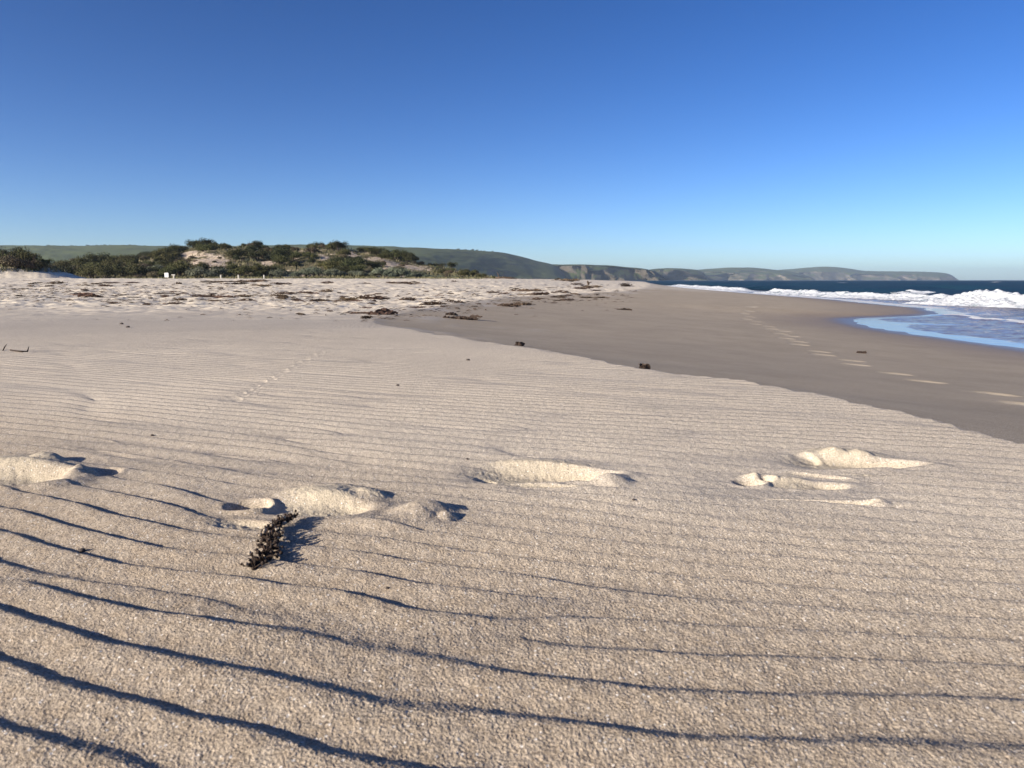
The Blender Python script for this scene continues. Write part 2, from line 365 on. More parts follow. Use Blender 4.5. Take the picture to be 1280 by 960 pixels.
def beach(x, y):
    z, t = base_height(x, y)
    r = np.hypot(x, y)
    B = berm(y); wob = .05 * fbm(x * 2.2, y * 2.2, 4, 3) * np.clip(y * .35, .6, 4) + .25 * fbm(x * .35, y * .12, 3, 4) * ss(6, 14, y)
    edge = x - B + wob                                     # >0 : damp side
    edge = edge + .022 * perlin(x * 12, y * 12, 97) + .012 * perlin(x * 34, y * 34, 98)
    ew = (.014 + .02 * np.maximum(r - 2, 0)) * (1 + 1.6 * np.clip(fbm(x * 1.4, y * 1.4, 3, 96), -.4, .8))
    damp = ss(-1, 1, edge / ew)
    # far the dry sand lies over the damp face in rags and streaks
    rag = fbm(x * .5, y * .22, 4, 12) + .35 * ss(4.4, 6.5, y) * (1 - ss(8, 11, y)) * fbm(x * 1.6, y * .8, 4, 94)
    damp = damp * (1 - ss(.05, .35, rag - ss(0, 3.0, edge) * .55 + .1) * ss(4.6, 9, y))
    damp = damp * (1 - .75 * ss(55, 80, y) * (1 - ss(.35, .8, t)))
    wet = ss(.60, 1.02, t + .05 * fbm(x * .3, y * .3, 3, 8)) * (y < 1500)
    z = z - .012 * damp * (1 - ss(6, 14, r))
    # rippled dry sand
    near = r < 16
    A = np.zeros_like(x); fr = np.zeros_like(x)
    xn, yn = x[near], y[near]; rn = r[near]
    amp = np.interp(rn, [0, .8, 1.3, 2.2, 3.5, 6, 10, 15], [.096, .102, .118, .132, .132, .11, .04, 0]) * (1 - damp[near])
    amp = amp * (.85 + .3 * ss(-.3, .4, fbm(xn * 1.1, yn * 1.1, 2, 21)))
    fz, ff, flat = footprints(xn, yn)
    rp = ripples(xn, yn) * amp * (1 - .9 * flat)
    crumb = perlin(xn * 60, yn * 60, 41) * .0011 + perlin(xn * 130, yn * 130, 42) * .0012
    g = (.0009 * perlin(xn * 55 + 9, yn * 55, 51) + .00065 * perlin(xn * 230, yn * 230, 52) + .0009 * perlin(xn * 410, yn * 410, 53) * (1 - ss(1.3, 2.4, rn))) * (1 - ss(2.5, 5, rn)) + .0016 * fbm(xn * 9, yn * 9, 3, 53) * (1 - .75 * ss(1.6, 3.5, rn))
    A[near] = rp + fz + crumb * np.clip(ff * 1.3, 0, 1) + g * (1 - .4 * damp[near]); fr[near] = ff
    z = z + A
    # trampled, lumpy dry sand with wrack
    tr = ss(8.5, 20, y + .6 * x * (x > 0) + 5.5 * fbm(x * .22, y * .16, 4, 14)) * (1 - ss(-.6, .5, edge)) * (1 - ss(140, 220, r))
    tr = np.maximum(tr, .6 * ss(45, 70, y) * (1 - ss(.25, .6, t)) * (1 - ss(200, 300, r)))
    big = r < 300
    l = np.zeros_like(x); xb, yb = x[big], y[big]
    l[big] = .075 * fbm(xb * 1.5, yb * 1.5, 4, 15) + .10 * fbm(xb * .35, yb * .35, 3, 16) + .02 * np.abs(perlin(xb * 3.1, yb * 3.1, 18))
    z = z + l * tr
    # damp face: gentle undulation
    z = z + np.where(big, .012 * fbm(x * .25, y * .25, 2, 19) + .018 * fbm(x * .45, y * .45, 3, 20) * ss(.6, .9, t), 0) * damp
    # walker's prints
    for k, (cx, cy) in enumerate(STEP_XY):
        sel = (np.abs(x - cx) < .5) & (np.abs(y - cy) < 1.2)
        if not sel.any(): continue
        w = .10
        h, m = pit(x[sel], y[sel], cx, cy, .15 + .001 * cy, .085 + .0085 * cy, R(-4 + 9 * (-1) ** k), .022, rim=.2, slope=0.)
        z[sel] += h; fr[sel] = np.maximum(fr[sel], m * .78)
    # a bird's track on the rippled sand, far left
    for k in range(26):
        f = k / 25.; px = 398 - 112 * f; py = 441 + 62 * f
        cx, cy = P(px, py); sel = (np.abs(x - cx) < .1) & (np.abs(y - cy) < .1)
        if sel.any():
            h, m = pit(x[sel], y[sel], cx + .015 * (-1) ** k, cy, .022, .03, R(30), .0022, rim=.6); z[sel] += h
    return z, damp, wet, fr, tr
def ground_z(x, y):
    return float(base_height(np.array([float(x)]), np.array([float(y)]))[0][0])

def build_beach():
    ang = np.concatenate([np.arange(-180, -96, 4.), np.arange(-96, -70, 1.), np.arange(-70, -46, .22), np.arange(-46, 46, .085), np.arange(46, 70, .22), np.arange(70, 96, 1.), np.arange(96, 180, 4.)])
    ang = R(1) * ang
    def geo(a, b, k): return a * k ** np.arange(int(math.log(b / a) / math.log(k)) + 1)
    rr = np.concatenate([geo(.1, .58, 1.06), geo(.6, 8, 1.0019), geo(8.02, 60, 1.0042), geo(60.3, 500, 1.014), geo(508, 7200, 1.06)])
    rr[-1] = 7300
    rg, ag = np.meshgrid(rr, ang, indexing='ij')
    x, y = (rg * np.sin(ag)).ravel(), (rg * np.cos(ag)).ravel()
    z, damp, wet, fr, tr = beach(x, y); S = shore(y); off = x - S + .25 * fbm(x * .4, y * .4, 3, 95)
    soaked = ss(-1.3, -.1, off) * ss(12, 15, y) * (y < 1500)
    co = np.stack([x, y, z], 1)
    f = grid_faces(len(rr), len(ang), True)[:, ::-1]
    me = mesh_np('beach', co, f)
    attr(me, 'damp', damp); attr(me, 'wet', wet); attr(me, 'fresh', fr); attr(me, 'trampled', tr)
    attr(me, 'soaked', soaked)
    attr(me, 'near_brown', 1 - ss(.75, 2.3, y + .55 * x + .35 * fbm(x * 1.2, y * 1.2, 3, 93)))  # weight of the darker brown tint, strongest near and to the left
    tag(link('beach', me, M['sand']), 'pale rippled dry sand falling to smooth damp sand at the waterline', kind='structure')
build_beach()

# ------------------------------------------------------------------ sea
def build_sea():
    ang = R(1) * np.concatenate([np.arange(-20, -2, 1.), np.arange(-2, 46, .11), np.arange(46, 120, 1.)])
    def geo(a, b, k): return a * k ** np.arange(int(math.log(b / a) / math.log(k)) + 1)
    rr = np.concatenate([geo(9, 150, 1.0045), geo(151, 900, 1.008), geo(910, 7000, 1.03)])
    rg, ag = np.meshgrid(rr, ang, indexing='ij'); x, y = (rg * np.sin(ag)).ravel(), (rg * np.cos(ag)).ravel()
    S = shore(y); off = x - S; r = np.hypot(x, y)
    open_ = ss(4, 16, off) * ss(26, 40, y + .3 * off)
    h = np.zeros_like(x)
    q = np.random.default_rng(3)
    for k in range(26):
        lam = 3.0 * 1.16 ** k if k < 14 else 5 + 2.2 * (k - 14); th = R(180 + 20) + q.normal() * .5
        h += lam * .0065 * np.sin(2 * np.pi * (x * math.cos(th) + y * math.sin(th)) / lam + q.uniform(0, 6.28)) * np.exp(-r / (lam * 110))
    sw = .16 * np.sin(2 * np.pi * (off + 6 * fbm(x * .02, y * .02, 2, 61)) / 17.) * ss(8, 20, off) * np.exp(-r / 900)
    z = SEA + (h * .8 + sw) * open_ + .006 * fbm(x * 2, y * 2, 3, 62) * (1 - open_) * ss(0, 2, off)
    foam = np.full_like(x, -.3)
    surf = ss(.1, 1.0, off) * (1 - ss(9, 20, off + 3 * fbm(x * .1, y * .06, 3, 63))) * ss(37.5, 41, y)
    foam = np.maximum(foam, .05 + .27 * surf * (.55 + .75 * fbm(x * .22, y * .10, 3, 64)) * (surf > 0) - .5 * (surf <= .02))
    lace = ss(.1, .6, off) * (1 - ss(1.0, 2.4, off)) * ss(37.5, 42, y); foam = np.maximum(foam, lace * .72)
    chop = ss(-.1, .25, fbm(x * .25, y * .25, 3, 68) + ss(.3, 1.9, off) - .5) * ss(15, 19, y) * (1 - open_)
    z += chop * (.022 * perlin(x * 1.1, y * 1.9, 69) + .014 * perlin(x * 2.6, y * 3.6, 70))
    # small broken wave running into the pool
    px0, py0 = P(1185, 394, SEA); px1, py1 = P(1310, 407, SEA)
    d = (x - (px0 + (px1 - px0) * (y - py0) / (py1 - py0))); d = d + .9 * fbm(x * .6, y * .6, 3, 65)
    l = np.exp(-(d / .38) ** 2) * ss(22, 24, y) * (1 - ss(py0 - .5, py0 + 1, y)); foam = np.maximum(foam, l * .85); z += .06 * l
    tr_ = ss(.0, .8, d) * (1 - ss(2, 6, d)) * ss(20, 24, y) * (y < 38); 
    foam = np.maximum(foam, .28 * tr_ * (1 + fbm(x * .5, y * .5, 3, 66)))
    # white caps far out
    wc = fbm(x * .035, y * .05, 3, 67); foam = np.maximum(foam, 1.6 * (wc - .30) * ss(60, 110, off))
    shallow = (1 - ss(2, 9, off)) ; shallow = np.maximum(shallow, (1 - ss(8, 15, off)) * (1 - ss(30, 36, y)))
    me = mesh_np('sea', np.stack([x, y, z], 1), grid_faces(len(rr), len(ang))[:, ::-1])
    attr(me, 'shallow', shallow); attr(me, 'foam', foam); attr(me, 'chop', chop)
    tag(link('sea', me, M['water']), 'dark teal sea with foam near the sand', kind='structure')
build_sea()

def foam_material():
    t = NT('breaking_foam'); co = t.obj(); f = t.attr('foam')
    n = t.math('ADD', t.math('MULTIPLY', t.noise(co, 1.3, 5, .65), .6), t.math('MULTIPLY', t.noise(co, 5, 3, .6), .4))
    k = t.ramp(t.math('SUBTRACT', t.math('ADD', f, n), 1.0), -.05, .10)
    col = t.mix(k, (.05, .11, .14), t.mix(t.ramp(t.noise(co, 2.5, 4, .6), .35, .65), (.46, .50, .55), (.68, .69, .70)))
    return t.done(t.bsdf(col, .7, .3, t.bump(t.noise(co, 5, 4, .65), .8, .12)))
M['foam'] = foam_material()
def breaker(path, height, width, label, seed, tail=.75):
    n, m = 340, 100
    pts = np.array(path, float); s = np.linspace(0, 1, n)
    cx = curve([(k / (len(pts) - 1), p[0]) for k, p in enumerate(pts)])(s); cy = curve([(k / (len(pts) - 1), p[1]) for k, p in enumerate(pts)])(s)
    tx, ty = np.gradient(cx), np.gradient(cy); l = np.hypot(tx, ty); nx, ny = -ty / l, tx / l      # normal towards the land
    t = np.linspace(-1, 1, m)
    T, Sg = np.meshgrid(t, s); cxx = cx[:, None] + nx[:, None] * T * width; cyy = cy[:, None] + ny[:, None] * T * width
    env = ss(0, .12, Sg) * (1 - ss(.80, 1, Sg)) * (.7 + .45 * fbm(Sg * 9, Sg * 0 + seed, 2, seed))
    prof = np.where(T > .15, np.clip((1 - T) / .85, 0, 1) ** .8 * .62 + .38 * (1 - ss(.15, .42, T)), np.exp(-((T - .15) / .38) ** 2))
    z = height * env * prof
    lum = fbm(cxx * .8, cyy * .8, 4, seed + 1) * .34 + np.abs(perlin(cxx * 2.1, cyy * 2.1, seed + 2)) * .15
    z = z + lum * height * np.clip(env, 0, 1) * ss(-.75, -.1, T) * (1 - ss(.85, 1, T))
    z = z + height * (.05 * perlin(cxx * 4.5, cyy * 4.5, seed + 8) + .035 * perlin(cxx * 9, cyy * 9, seed + 9)) * ss(-.6, 0, T) * np.clip(env, 0, 1)
    z = SEA - .06 + z + .02
    cxx = cxx + .35 * fbm(cxx * .5, cyy * .5, 3, seed + 4) * (1 - np.abs(T))
    foam = tail + .35 * ss(-.55, .1, T) + .2 * fbm(cxx * .4, cyy * .4, 3, seed + 5) + .32 * fbm(cxx * .45, cyy * 1.5, 3, seed + 6) - .7 * (1 - ss(-.8, -.25, T))
    me = mesh_np('breaking_wave', np.stack([cxx, cyy, z], -1).reshape(-1, 3), grid_faces(n, m))
    attr(me, 'foam', foam.ravel())
    tag(link('breaking_wave', me, M['foam']), label, 'wave', 'waves breaking along the shore')
breaker([(36, 26), (33.5, 36), (31.2, 42), (29.6, 47), (28.9, 51)], 1.15, 4.2, 'largest white breaker, tumbling towards the wet sand spit beyond the shallow pool', 101, .40)
breaker([(33, 52), (31.0, 62), (30.0, 72), (30.5, 84), (31.5, 94)], .66, 2.7, 'middle white breaker spilling its foam beside the brown sand spit', 131, .34)
breaker([(32, 96), (33, 118), (36, 145), (40, 175), (45, 215)], .62, 3.2, 'far thin line of white surf along the distant shore below the headlands', 161, .45)
breaker([(48, 84), (49, 95), (50.5, 106), (53, 118)], .42, 2.4, 'small breaking crest out beyond the middle breaker', 191, .35)

# ------------------------------------------------------------------ dune
dune_top = curve([(-200, 22), (0, 12), (60, 10), (100, 18), (160, 20), (200, 27), (235, 33), (262, 40), (300, 38), (340, 35), (385, 35), (420, 34), (450, 33), (480, 29),
                  (510, 23), (540, 17), (570, 10), (600, 5), (630, 1), (660, -1), (760, -1)])
def dune_u(x, y): return 640 + F * x / np.maximum(y, 1)
def dune_z(x, y):
    x = np.asarray(x, float); y = np.asarray(y, float)
    u = dune_u(x, y)
    fr = 112 + 4 * fbm(x * .06, y * .06, 2, 71)
    f = ss(fr - 2, 166, y) ** .75 * (1 - .75 * ss(172, 225, y))
    z = dune_top(u) * .178 * f
    z = z * (1 + .22 * fbm(x * .09, y * .09, 3, 72)) + f * .8 * fbm(x * .16, y * .16, 3, 73) * ss(0, 12, dune_top(u))
    return z + .42
def bare(u, y):                                        # 1 where the dune shows bare sand
    def e(cu, cy, a, b): return np.exp(-(((u - cu) / a) ** 2 + ((y - cy) / b) ** 2) ** 1.5)
    return np.maximum.reduce([e(266, 133, 26, 10), e(328, 156, 16, 6), e(243, 150, 10, 5), e(497, 138, 42, 8), e(440, 152, 14, 5), e(370, 117, 34, 3.2),
                              e(402, 117, 12, 3), e(505, 117, 26, 3.2), e(560, 117, 30, 3), e(338, 132, 8, 6), e(412, 137, 10, 4), e(470, 148, 16, 4)])
def build_dune():
    us = np.linspace(-260, 700, 420); ys = np.concatenate([np.linspace(107, 175, 150), np.linspace(176, 260, 40)])
    Y, U = np.meshgrid(ys, us, indexing='ij'); X = (U - 640) / F * Y
    Z = dune_z(X, Y); Z = np.where((Y <= ys[0]), Z - .6, Z)
    Z = np.where(U > 660, Z - (U - 660) * .03, Z)
    me = mesh_np('dune', np.stack([X, Y, Z], -1).reshape(-1, 3), grid_faces(len(ys), len(us))[:, ::-1])
    attr(me, 'bare', bare(U, Y).ravel())
    t = NT('dune_cover'); co = t.obj(); b = t.attr('bare')
    n = t.noise(co, .35, 5, .65)
    sand = t.mix(t.ramp(t.noise(co, 1.2, 5, .65), .4, .6), (.36, .28, .21), (.56, .47, .37))
    veg = t.mix(t.ramp(t.noise(co, .8, 4, .6), .35, .65), (.075, .075, .035), (.19, .155, .095))
    col = t.mix(t.ramp(t.math('ADD', t.math('MULTIPLY', b, .30), n), .57, .65), veg, sand)
    m = t.done(t.bsdf(col, .95, .1, t.bump(t.noise(co, 1.5, 5, .6), 1., .35)))
    tag(link('dune', me, m), 'scrub covered sand dune behind the beach', kind='structure')
build_dune()

# ------------------------------------------------------------------ shrubs
def shrub_mesh(name, seed, rad, h, n, leaf, twiggy=0):
    q = np.random.default_rng(seed); V = []; Fc = []; mi = []
    lobes = [(q.uniform(-.55, .55) * rad, q.uniform(-.55, .55) * rad, h * q.uniform(.30, .68), rad * q.uniform(.30, .52)) for _ in range(11)]
    for lx, ly, lz, lr in lobes:
        k = int(n / len(lobes))
        d = q.normal(size=(k, 3)); d /= np.linalg.norm(d, axis=1)[:, None]; d[:, 2] = np.where(d[:, 2] < -.3, -d[:, 2] * .5, d[:, 2])
        rr = lr * (q.uniform(.35, 1.12, k)) ** .6
        p = np.stack([lx + d[:, 0] * rr, ly + d[:, 1] * rr, np.maximum(lz + d[:, 2] * rr * h / rad * .85, .05)], 1)
        for c, dd in zip(p, d):
            w = dd + q.normal(size=3) * .7; w /= np.linalg.norm(w)
            a = np.cross(w, q.normal(size=3)); a /= np.linalg.norm(a); b = np.cross(w, a)
            s1, s2 = leaf * q.uniform(.6, 1.3), leaf * q.uniform(.4, .8)
            o = len(V); V += [c - a * s1, c - b * s2 + w * s1 * .3, c + a * s1, c + b * s2 + w * s1 * .3]; Fc.append((o, o+1, o+2, o+3)); mi.append(0)
    me = bpy.data.meshes.new(name); me.from_pydata([tuple(v) for v in V], [], Fc); me.update()
    return me
def stems_mesh(name, seed, rad, h, twigs=0):
    mb = MB(); q = random.Random(seed)
    for k in range(7):
        a = q.uniform(0, 6.28); e = rad * q.uniform(.2, .6)
        mb.tube([(0, 0, -.3), (e * .4 * math.cos(a), e * .4 * math.sin(a), h * .25), (e * math.cos(a), e * math.sin(a), h * q.uniform(.5, .8))], [.09, .06, .02], 5)
    for k in range(twigs):
        a = q.uniform(0, 6.28); e = rad * q.uniform(.2, .5); x, y = e * math.cos(a), e * math.sin(a)
        mb.tube([(x * .6, y * .6, h * .5), (x, y, h * .95), (x * 1.2 + q.uniform(-.2, .2), y * 1.2, h * q.uniform(1.15, 1.5))], [.03, .02, .008], 4)
    return mb.mesh(name)
def leafmat(name, a, b):
    t = NT(name); co = t.obj(); g = t.n('ShaderNodeNewGeometry')
    col = t.mix(t.ramp(t.noise(co, 1.3, 3, .6), .35, .65), a, b)
    oi = t.n('ShaderNodeObjectInfo'); hs = t.n('ShaderNodeHueSaturation'); t.l(col, hs.inputs['Color'])
    rv = t.math('ADD', t.math('MULTIPLY', oi.outputs['Random'], .6), t.math('MULTIPLY', g.outputs['Random Per Island'], .6))
    t.val(t.ramp(rv, 0, 1.2, .62, 1.4), hs.inputs['Value']); t.val(t.ramp(t.math('FRACT', t.math('MULTIPLY', oi.outputs['Random'], 7.3)), 0, 1, .475, .52), hs.inputs['Hue'])
    return t.done(t.bsdf(hs.outputs[0], .75, .2))
LM = {'olive': leafmat('olive_leaves', (.050, .056, .020), (.098, .096, .036)), 'dark': leafmat('dark_leaves', (.034, .040, .016), (.066, .068, .028)),
      'grey': leafmat('grey_green_leaves', (.10, .115, .075), (.16, .17, .12)), 'brown': leafmat('brown_leaves', (.10, .078, .048), (.16, .13, .085))}
M['bark'] = simple('shrub_bark', (.05, .038, .03), (.09, .07, .055), 8)
SH = {}
for kind, spec in {'olive': (1.7, 2.0), 'dark': (1.9, 2.3), 'grey': (1.5, 1.45), 'brown': (1.6, 1.5)}.items():
    for v in range(3):
        me = shrub_mesh('foliage', hash_ if (hash_ := {'olive': 10, 'dark': 20, 'grey': 30, 'brown': 40}[kind] + v) else 0, spec[0], spec[1], 2600, .085)
        me.materials.append(LM[kind]); st = stems_mesh('stems', hash_, spec[0], spec[1], 6 if kind == 'brown' else 0); st.materials.append(M['bark'])
        SH[kind, v] = (me, st)
ONES = 'first second third fourth fifth sixth seventh eighth ninth tenth eleventh twelfth thirteenth fourteenth fifteenth sixteenth seventeenth eighteenth nineteenth'.split()
TENS = {2: 'twent', 3: 'thirt', 4: 'fort', 5: 'fift', 6: 'sixt', 7: 'sevent', 8: 'eight', 9: 'ninet'}
def nth(n):
    if n < 20: return ONES[n - 1]
    if n >= 100: return 'hundred and ' + nth(n - 100) if n > 100 else 'hundredth'
    t, o = divmod(n, 10); return TENS[t] + 'ieth' if o == 0 else TENS[t] + 'y-' + ONES[o - 1]
WORD = {'olive': 'olive green', 'dark': 'dark green', 'grey': 'silvery grey-green', 'brown': 'brown twiggy'}
PLANTS = []
def shrub(kind, x, y, z, s, row):
    PLANTS.append((row, kind, x, y, z, s))
def plant_all():
    rows = {}
    for p in PLANTS: rows.setdefault((p[0], p[1]), []).append(p)
    for (row, kind), ps in sorted(rows.items()):
        ps.sort(key=lambda p: p[2] / p[3])
        for i, (_, k, x, y, z, s) in enumerate(ps):
            fo, st = SH[k, random.randrange(3)]
            e = bpy.data.objects.new('shrub', None); C.objects.link(e); e.location = (x, y, z - .12); e.rotation_euler.z = random.uniform(0, 6.28)
            e.scale = (s * random.uniform(.9, 1.25), s * random.uniform(.9, 1.25), s * random.uniform(.85, 1.1))
            f = bpy.data.objects.new('foliage', fo); C.objects.link(f); f.parent = e
            g = bpy.data.objects.new('stems', st); C.objects.link(g); g.parent = e
            lab = f'{WORD[k]} shrub {row}, {nth(i + 1)} such from the left'
            tag(e, lab, 'shrub', 'shrubs ' + row)
def seed_shrubs():
    q = np.random.default_rng(11); placed = []
    def tryput(kind, u, y, s, row, gap=1.0):
        x = (u - 640) / F * y
        for (a, b, c) in placed:
            if math.hypot(a - x, (b - y)) < gap * (c + s) * .78: return False
        placed.append((x, y, s)); shrub(kind, x, y, float(dune_z(np.array([x]), np.array([y]))[0]), s, row); return True
    # silver saltbushes along the foot
    for u in list(range(288, 300, 12)) + [252, 268, 352, 372, 383, 396, 416, 428, 443, 456, 466, 479, 490, 500, 512, 524, 536, 548, 560, 572, 586]:
        tryput('grey', u + q.uniform(-3, 3), q.uniform(114.5, 118.5), q.uniform(.7, 1.25) * (1 if u < 545 else .6), 'at the foot of the dune', .55)
    for u in [232, 243, 306, 322, 334, 345, 120, 140, 160, 178, 196, 214]:
        tryput('olive', u + q.uniform(-3, 3), q.uniform(116, 121), q.uniform(.9, 1.25), 'at the foot of the dune', .5)
    # crest
    for u in np.arange(96, 575, 7.5):
        k = ['dark', 'olive', 'dark', 'brown'][int(q.integers(4))]
        if q.random() < .86: tryput(k, u + q.uniform(-4, 4), q.uniform(157, 168), q.uniform(.5, 1.05) * (1 if u < 500 else .75), 'on the crest of the dune', .45)
    # slope
    for _ in range(2600):
        u = q.uniform(62, 632); y = q.uniform(116, 160)
        if float(dune_top(u)) < 2: continue
        b = float(bare(np.array(u), np.array(y)))
        if q.random() < b * 1.25: continue
        k = q.choice(['dark', 'olive', 'olive', 'brown', 'grey'], p=[.28, .27, .13, .24, .08])
        s = q.uniform(.5, 1.2) * (1 if u < 520 else .6) * (.55 if b > .15 else 1)
        tryput(k, u, y, s, 'on the slope of the dune', .86)
        if len(placed) > 250: break
    for _ in range(400):                                # small tufts scattered over the bare patches
        u, y = [(q.normal(265, 22), q.normal(134, 9)), (q.normal(497, 30), q.normal(138, 7)), (q.normal(328, 12), q.normal(152, 6)), (q.normal(440, 12), q.normal(150, 5))][int(q.choice(4, p=[.5, .3, .1, .1]))]
        tryput('brown' if q.random() < .75 else 'olive', u, y, q.uniform(.22, .40), 'on the bare sand patches of the dune', 1.15)
        if len(placed) > 285: break
    # hummock at the far left
    def hum(kind, px, y, s):
        x = (px - 640) / F * y; shrub(kind, x, y, ground_z(x, y) , s, 'on the hummock at the far left')
    for kind, px, y, s in [('dark', -22, 78, .85), ('olive', -4, 76, .65), ('olive', 9, 77, .65), ('dark', 21, 80, .95), ('brown', 14, 73.5, .8), ('olive', 30, 77, .85), ('brown', 28, 73.5, .75), ('olive', 41, 76, .75),
                           ('brown', 48, 74.5, .7), ('olive', 54, 75, .6), ('dark', 62, 76, .5), ('brown', -14, 74, .8), ('grey', -2, 73.4, .5), ('brown', 38, 79, .95)]: hum(kind, px, y, s)
seed_shrubs(); plant_all()

# low grass at the foot of the dune and on the hummock
def grass():
    q = np.random.default_rng(23); n = 9000
    V = []; Fc = []
    def tuft(x, y, z, hgt):
        a = q.uniform(0, 6.28); l = q.uniform(.3, 1.) * hgt; wd = q.uniform(.03, .10); dx, dy = math.cos(a) * wd, math.sin(a) * wd; bx, by = q.normal() * .12, q.normal() * .12
        o = len(V); V.extend([(x - dx, y - dy, z - .03), (x + dx, y + dy, z - .03), (x + bx + dx * .3, y + by + dy * .3, z + l), (x + bx - dx * .3, y + by - dy * .3, z + l)]); Fc.append((o, o+1, o+2, o+3))
    for _ in range(n):
        u = q.uniform(150, 600); y = 108 + 8 * q.random() ** .8
        if fbm(np.array(u * .03), np.array(y * .4), 2, 81) < -.12: continue
        x = (u - 640) / F * y; z = max(float(dune_z(np.array([x]), np.array([y]))[0]), ground_z(x, y)); tuft(x, y, z, .38)
    for _ in range(3500):
        u = q.uniform(-40, 92); y = q.uniform(69.5, 82); x = (u - 640) / F * y; z = ground_z(x, y)
        if z < 1.25: continue
        tuft(x, y, z, .45)
    for _ in range(11000):
        u = q.uniform(60, 640); y = q.uniform(114, 168)
        if float(bare(np.array(u), np.array(y))) > .5 * q.random() + .12: continue
        x = (u - 640) / F * y; z = float(dune_z(np.array([x]), np.array([y]))[0]); tuft(x, y, z, q.uniform(.3, .75))
    me = bpy.data.meshes.new('dune_grass'); me.from_pydata(V, [], Fc); me.update()
    tag(link('dune_grass', me, simple('dune_grass', (.10, .10, .045), (.20, .175, .10), .6)), 'low olive and straw coloured scrub grass over the dune and its foot', kind='stuff')
grass()

# ------------------------------------------------------------------ hills and headlands
def hill(name, label, ridge, d0, d1, base_d, mat, cliff=None, seed=0, gully=0.0, nz=6, back=1.6, bumpy=.05):
    """ridge: [(u, row)] skyline; d0/d1: distance of foot / ridge as functions of u; cliff: height share of the cliff, None = none"""
    r = curve(ridge); u0, u1 = ridge[0][0], ridge[-1][0]
    us = np.linspace(u0, u1, 520); tt = np.concatenate([np.linspace(0, .25, 50), np.linspace(.26, 1, 60), np.linspace(1.05, 1.8, 10)])
    T, U = np.meshgrid(tt, us, indexing='ij'); W = U + 22 * fbm(U * .017, U * 0 + seed, 3, seed + 40) + 9 * T
    D0, D1 = d0(U), d1(U)
    g = gully * (np.abs(fbm(W * .017 + T * .6, T * 2.5 + seed, 3, seed)) * 2.4 - .4 + .5 * fbm(U * .02, T * 0 + seed + 7, 2, seed + 3) + .09 * fbm(W * .12, T * 14, 4, seed + 9))
    Y = D0 + (D1 - D0) * T + g * (1 - ss(.12, .6, T))
    H = (350.06 - r(U)) / F * D1 + CAMH - SEA
    prof = ss(0, 1, T)
    if cliff:
        s = np.clip((T - .15) / .85, 0, 1); prof = np.where(T < .15, cliff * (T / .15) ** .8, cliff + (1 - cliff) * np.sin(s * np.pi / 2))
    prof = np.where(T > 1, 1 - .5 * (T - 1) ** 1.5, prof)
    X = (U - 640) / F * Y
    L = D1 * .02
    Z = SEA - .5 + H * prof + H * bumpy * fbm(X / L * .8, Y / L * .8, 4, seed + 5) * np.minimum(prof * (1 if cliff else 2), 1) * (1 - ss(.8, 1, T) * .8)
    Z = np.where(T <= 0, SEA - 6, Z)
    me = mesh_np(name, np.stack([X, Y, Z], -1).reshape(-1, 3), grid_faces(len(tt), len(us))[:, ::-1])
    tag(link(name, me, mat), label, kind='structure')
def hillmat(name, grass1, grass2, rock1, rock2, k=1.0, scrub=.5, pale=None, st=(.78, .92)):
    t = NT(name); co = t.obj(); g = t.n('ShaderNodeNewGeometry'); s = t.n('ShaderNodeSeparateXYZ'); t.l(g.outputs['True Normal'], s.inputs[0])
    gr = t.mix(t.ramp(t.noise(co, .004 * k, 4, .6), .4, .6), grass1, grass2)
    gr = t.mix(t.ramp(t.noise(co, .012 * k, 5, .65), .56, .62, 0, scrub), gr, (.028, .034, .018))
    rk = t.mix(t.ramp(t.noise(co, .06 * k, 5, .7), .38, .62), rock1, rock2); rk = t.mix(t.ramp(t.noise(co, .11 * k, 4, .7), .52, .60, 0, .6), rk, (.045, .045, .028))
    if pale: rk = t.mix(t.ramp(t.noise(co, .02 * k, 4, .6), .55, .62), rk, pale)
    f = t.ramp(t.math('ADD', s.outputs[2], t.math('MULTIPLY', t.math('SUBTRACT', t.noise(co, .02 * k, 4, .6), .5), .12)), *st)
    return t.done(t.bsdf(t.mix(f, rk, gr), .95, .1))
HM = hillmat('green_hill', (.068, .085, .032), (.10, .12, .045), (.10, .078, .055), (.15, .12, .09))
CM = hillmat('cliff', (.06, .08, .03), (.085, .105, .04), (.070, .061, .048), (.105, .088, .068), st=(.90, .965))
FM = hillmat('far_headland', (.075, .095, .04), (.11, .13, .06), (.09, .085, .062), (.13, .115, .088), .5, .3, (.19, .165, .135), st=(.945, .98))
k_ = lambda *p: curve(p)
hill('hill', 'green hill with dark scrub behind the dune', [(-330, 306), (-100, 308), (55, 309), (100, 309.5), (150, 308.8), (240, 310), (400, 308), (490, 310.2), (520, 311.5), (560, 313), (600, 314.5), (625, 316.5), (650, 321),
     (672, 327), (692, 331.5), (706, 342), (714, 351)], k_((-330, 620), (500, 640), (660, 1250), (714, 1500)), k_((-330, 1500), (500, 1500), (660, 1900), (714, 2000)), 0, HM, None, 201, 60, bumpy=.05)
hill('sea_cliff', 'dark eroded sea cliffs below green hilltops', [(640, 345), (660, 334), (680, 331.5), (700, 331.3), (720, 331.2), (745, 332), (765, 332.8), (781, 334.5), (800, 336), (815, 339), (826, 345), (834, 351)],
     k_((640, 1740), (745, 1790), (834, 1900)), k_((640, 2150), (745, 2250), (834, 2350)), 0, CM, .78, 221, 105, bumpy=.03)
hill('sea_cliff', 'second dark cliff beyond the eroded cliffs', [(795, 342), (806, 338), (820, 336.2), (834, 335.5), (850, 336), (866, 337.3), (876, 341), (886, 351)],
     k_((795, 2650), (886, 2780)), k_((795, 3100), (886, 3230)), 0, CM, .76, 241, 120, bumpy=.03)
